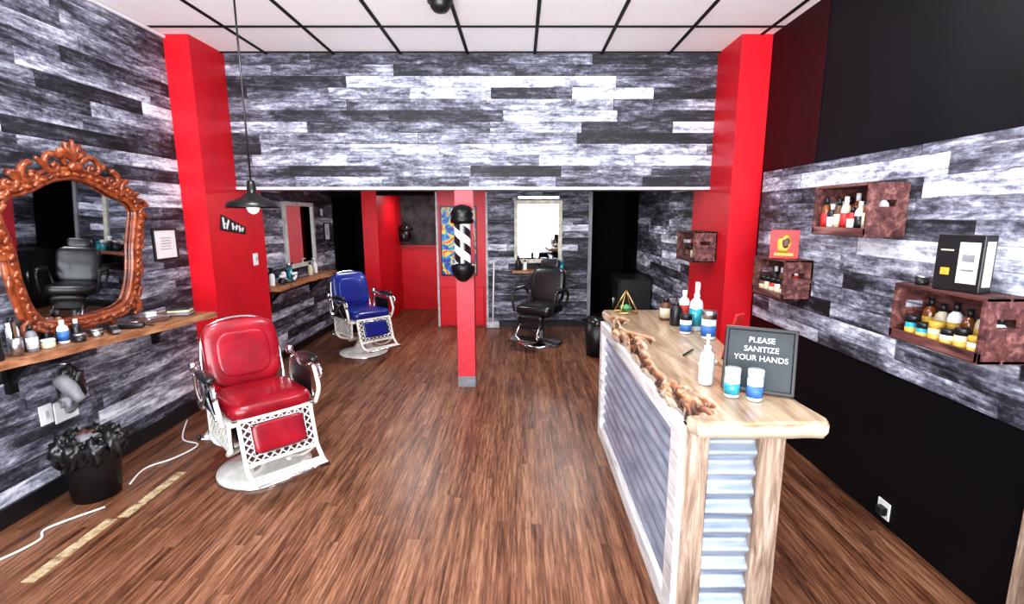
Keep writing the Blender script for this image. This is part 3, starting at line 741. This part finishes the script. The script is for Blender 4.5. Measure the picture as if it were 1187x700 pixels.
# ------------------------------------------------------------------ crates
def crate(x0, x1, y0, y1, z0, z1, shelf=False):
    b = Bd('wall_crate'); t = .014
    for k in range(2):
        zc = z0 + (z1 - z0) * (.26 + .48 * k); b.box((x1 - t / 2, (y0 + y1) / 2, zc), (t, y1 - y0, (z1 - z0) * .42), CRATE, bev=.002)
    w = (x1 - x0)
    for zc in (z0 + t / 2, z1 - t / 2):
        for k in range(2): b.box((x0 + w * (.25 + .5 * k), (y0 + y1) / 2, zc), (w * .47, y1 - y0, t), CRATE, bev=.002)
    b.box((x0 + t / 2, (y0 + y1) / 2, z0 + .025), (t, y1 - y0, .04), CRATE, bev=.002)
    for yc in (y0 + t / 2, y1 - t / 2):
        h = z1 - z0; hz = z0 + h * .62; hh = .035; hw = .09; xc = (x0 + x1) / 2
        zl = hz - hh / 2; zu = hz + hh / 2
        b.bb(x0, x1, yc - t / 2, yc + t / 2, z0, zl, CRATE); b.bb(x0, x1, yc - t / 2, yc + t / 2, zu, z1, CRATE)
        b.bb(x0, xc - hw / 2, yc - t / 2, yc + t / 2, zl, zu, CRATE); b.bb(xc + hw / 2, x1, yc - t / 2, yc + t / 2, zl, zu, CRATE)
    return b.done()
XW = XR - .032
crate(1.79, XW, 2.58, 3.05, 1.59, 1.87); crate(1.80, XW, 3.34, 3.78, 1.12, 1.40); crate(1.80, XW, 1.87, 2.34, 1.12, 1.385); crate(1.56, 1.773, 4.45, 4.92, 1.28, 1.56)
cols = [AMBER, WHITE, REDP, CREAM, BROWNP, BLACK, AMBER]
for i in range(7): bottle('product_bottle', (1.835, 2.635 + .06 * i, 1.606), .026, [.2, .17, .14, .2, .19, .16, .2][i], cols[i], [BLACK, WHITE][i % 2], 'plain', [CREAM, BLACK, WHITE, REDP, CREAM, WHITE, REDP][i])
for i in range(6): bottle('beard_oil_bottle', (1.92, 2.65 + .066 * i, 1.606), .028, .22 - .02 * (i % 3), cols[(i * 2 + 1) % 7], [BLACK, WHITE][i % 2], 'plain', [REDP, CREAM, BLACK][i % 3])
for i in range(5): bottle('product_jar', (1.845, 3.40 + .075 * i, 1.136), .028, .12, cols[i], BLACK, 'jar', CREAM)
for i in range(4): bottle('shaving_foam_can', (1.93, 3.42 + .09 * i, 1.136), .030, .19, cols[(i + 2) % 7], WHITE, 'plain', REDP)
for i in range(6): bottle('pomade_jar', (1.842, 1.925 + .066 * i, 1.136), .029, .085 + .02 * (i % 2), TEAL if i > 3 else CREAM if i % 2 else WHITE, BLACK if i % 3 else YEL, 'jar', YEL)
for i in range(6): bottle('hair_oil_bottle', (1.925, 1.925 + .068 * i, 1.136), .029, .17 + .015 * (i % 2), [WHITE, CREAM, AMBER][i % 3], BLACK, 'plain', YEL)
for i in range(3): bottle('conditioner_jar', (1.65, 4.55 + .12 * i, 1.296), .035, .12, cols[i + 2], BLACK, 'jar')
b = Bd('product_display_box')
b.bb(-.035, .035, -.09, .09, 0, .235, BLACK, .002)
PP = mat('pale_panel', (.50, .52, .45), .4)
b.box((-.037, -.040, .12), (.003, .075, .17), PP); b.box((-.039, -.040, .14), (.002, .045, .03), GREYP); b.box((-.039, -.040, .09), (.002, .05, .006), GREYP)
b.box((-.037, .045, .17), (.002, .05, .006), CREAM); b.box((-.037, .045, .08), (.002, .035, .03), YEL)
b.bb(-.022, .022, -.093, -.089, .025, .21, PP)
b.done((1.87, 2.07, 1.387), .25)
b = Bd('red_poster_card')
b.bb(-.09, .09, -.012, .012, 0, .20, REDP, .002); b.blob((0, -.012, .10), (.09, .012, .13), YEL, .2, 4, 2); b.blob((0.01, -.016, .11), (.05, .012, .07), BROWNP, .2, 4, 2); b.box((0, -.014, .03), (.12, .004, .02), YEL); b.done((1.86, 3.48, 1.402), -.5)
bottle('wax_tin', (1.87, 2.27, 1.387), .028, .04, BLACK, STEEL, 'jar')

# ------------------------------------------------------------------ left clutter
b = Bd('waste_bin')
b.lathe([(0, 0), (.12, 0), (.15, .33), (.155, .35), (.145, .35), (.115, .01), (0, .01)], BLACK, seg=24)
for k in range(9):
    a = 2 * pi * k / 9; b.blob((.135 * math.cos(a), .135 * math.sin(a), .32), (.10, .10, .16), BLKL, .4, 5, seed=k)
b.blob((0, 0, .33), (.24, .24, .10), BLKL, .4, 4, seed=11); b.blob((0.02, -.03, .37), (.10, .12, .07), GREYP, .5, 5, seed=4); b.blob((-.05, .04, .37), (.10, .08, .07), BROWNP, .5, 5, seed=14)
b.done((-2.62, 2.80, 0))
b = Bd('hanging_hair_dryer')
b.tube([(-.10, 0, .10), (0, 0, .10)], .007, STEEL, seg=6)
b.lathe([(0, 0), (.035, 0), (.045, .02), (.042, .1), (.03, .15), (.028, .19), (0, .19)], GREYP, M=T(-.04, -.02, .02, .3, pi / 2 + .9, .4)); b.tube(catmull([(.02, 0, .02), (.01, 0, -.04), (.0, .01, -.09)], 5), .017, BLACK)
b.tube(catmull([(0, .01, -.09), (.02, .03, -.16), (-.02, .0, -.19), (-.03, -.05, -.10), (-.05, -.04, .06)], 8), .005, BLACK, seg=6)
b.blob((-.02, .03, -.04), (.11, .12, .22), BLKL, .3, 4, seed=9); b.blob((-.0, -.02, -.12), (.08, .09, .14), GREYP, .35, 5, seed=19)
b.done((-2.74, 2.86, .72))
def cable(name, pts, r=.006, m=WHITE):
    b = Bd(name); b.tube(catmull(pts, 8), r, m, seg=8); return b.done()
cable('power_cable', [(-2.80, 3.9, .01), (-2.6, 3.55, .008), (-2.42, 3.45, .008), (-2.45, 3.25, .008), (-2.55, 3.1, .008), (-2.5, 2.9, .008)])
cable('power_cable', [(-2.45, 2.65, .008), (-2.6, 2.45, .008), (-2.55, 2.35, .008), (-2.6, 2.2, .008), (-2.75, 2.0, .008)])
b = Bd('power_strip'); b.box((0, 0, .02), (.09, .22, .035), WHITE, bev=.005)
for i in range(3): b.box((0, -.07 + .07 * i, .05), (.04, .045, .03), BLACK, bev=.004)
b.done((-2.42, 3.66, 0), .3)
def tapem():
    n = N('worn_tape'); f = n.noise(n.obj(), 22, 5, .7)
    c = n.ramp(f, [(.35, (.20, .10, .06)), (.5, (.44, .34, .20)), (.7, (.60, .52, .34))]); n.set(Base_Color=c, Roughness=.6); return n.mat
TAPE = tapem()
b = Bd('floor_tape'); b.bb(-2.305, -2.245, 2.56, 3.06, 0, .003, TAPE); b.bb(-2.35, -2.29, 2.05, 2.54, 0, .003, TAPE); b.done()
b = Bd('broom'); b.tube([(-.42, 7.38, .06), (-.40, 7.47, 1.0)], .012, WHITE); b.box((-.42, 7.37, .05), (.2, .06, .09), LG, bev=.01); b.done()
b = Bd('waste_basket'); b.lathe([(0, 0), (.13, 0), (.16, .42), (.15, .42), (.12, .01), (0, .01)], BLACK); b.blob((0, 0, .41), (.3, .3, .12), BLKL, .4, 5); b.done((.95, 5.9, 0))
b = Bd('storage_cabinet')
b.bb(1.35, 1.78, 6.6, 7.4, 0, .85, BLACK, .01); b.bb(1.34, 1.35, 6.65, 6.98, .1, .8, BLKL); b.bb(1.34, 1.35, 7.02, 7.35, .1, .8, BLKL); b.tube([(1.33, 6.95, .4), (1.33, 6.95, .55)], .008, STEEL); b.done()

# ------------------------------------------------------------------ lights
w = bpy.data.worlds.new('World'); sc.world = w; w.use_nodes = True
nt = w.node_tree; bg = nt.nodes['Background']; bg.inputs[0].default_value = (.90, .94, 1, 1)
tc = nt.nodes.new('ShaderNodeTexCoord'); sp = nt.nodes.new('ShaderNodeSeparateXYZ'); mr = nt.nodes.new('ShaderNodeMapRange')
nt.links.new(tc.outputs['Generated'], sp.inputs[0]); nt.links.new(sp.outputs[2], mr.inputs[0])
mr.inputs[1].default_value = -.15; mr.inputs[2].default_value = .1; mr.inputs[3].default_value = 10.; mr.inputs[4].default_value = 2.2  # extra strength below the horizon, added to brighten the ceiling
nt.links.new(mr.outputs[0], bg.inputs[1])
def area(name, loc, rot, sx, sy, p, c=(1, 1, 1)):
    l = bpy.data.lights.new(name, 'AREA'); l.shape = 'RECTANGLE'; l.size = sx; l.size_y = sy; l.energy = p; l.color = c
    o = bpy.data.objects.new(name, l); sc.collection.objects.link(o); o.location = loc; o.rotation_euler = rot
area('storefront_daylight', (-.4, -1.0, 1.7), (pi / 2 + .15, 0, 0), 4.6, 2.3, 215, (.94, .97, 1))
def fixture(x, y, z, p, s=.55):
    b = Bd('ceiling_light_panel'); b.box((0, 0, 0), (s, s, .02), WHITE, bev=.003); b.done((x, y, z - .012))
    area('ceiling_light', (x, y, z - .03), (0, 0, 0), s * .9, s * .9, p)
fixture(-1.37, 2.6, H - .009, 40); fixture(1.03, 2.6, H - .009, 25); fixture(-.17, 1.4, H - .009, 22)
fixture(-1.4, 6.1, 2.08, 20); fixture(.6, 6.1, 2.08, 22)
area('hall_light', (-1.7, 8.2, 2.05), (0, 0, 0), .4, .4, 8)

cam = bpy.data.cameras.new('Camera'); co = bpy.data.objects.new('Camera', cam); sc.collection.objects.link(co)
co.location = (0, 0, 1.7); co.rotation_euler = (math.radians(90 - 9.95), 0, 0)
cam.sensor_width = 36; cam.lens = 36 * 570 / 1187; cam.shift_x = -9.5 / 1187; cam.clip_start = .05
sc.camera = co
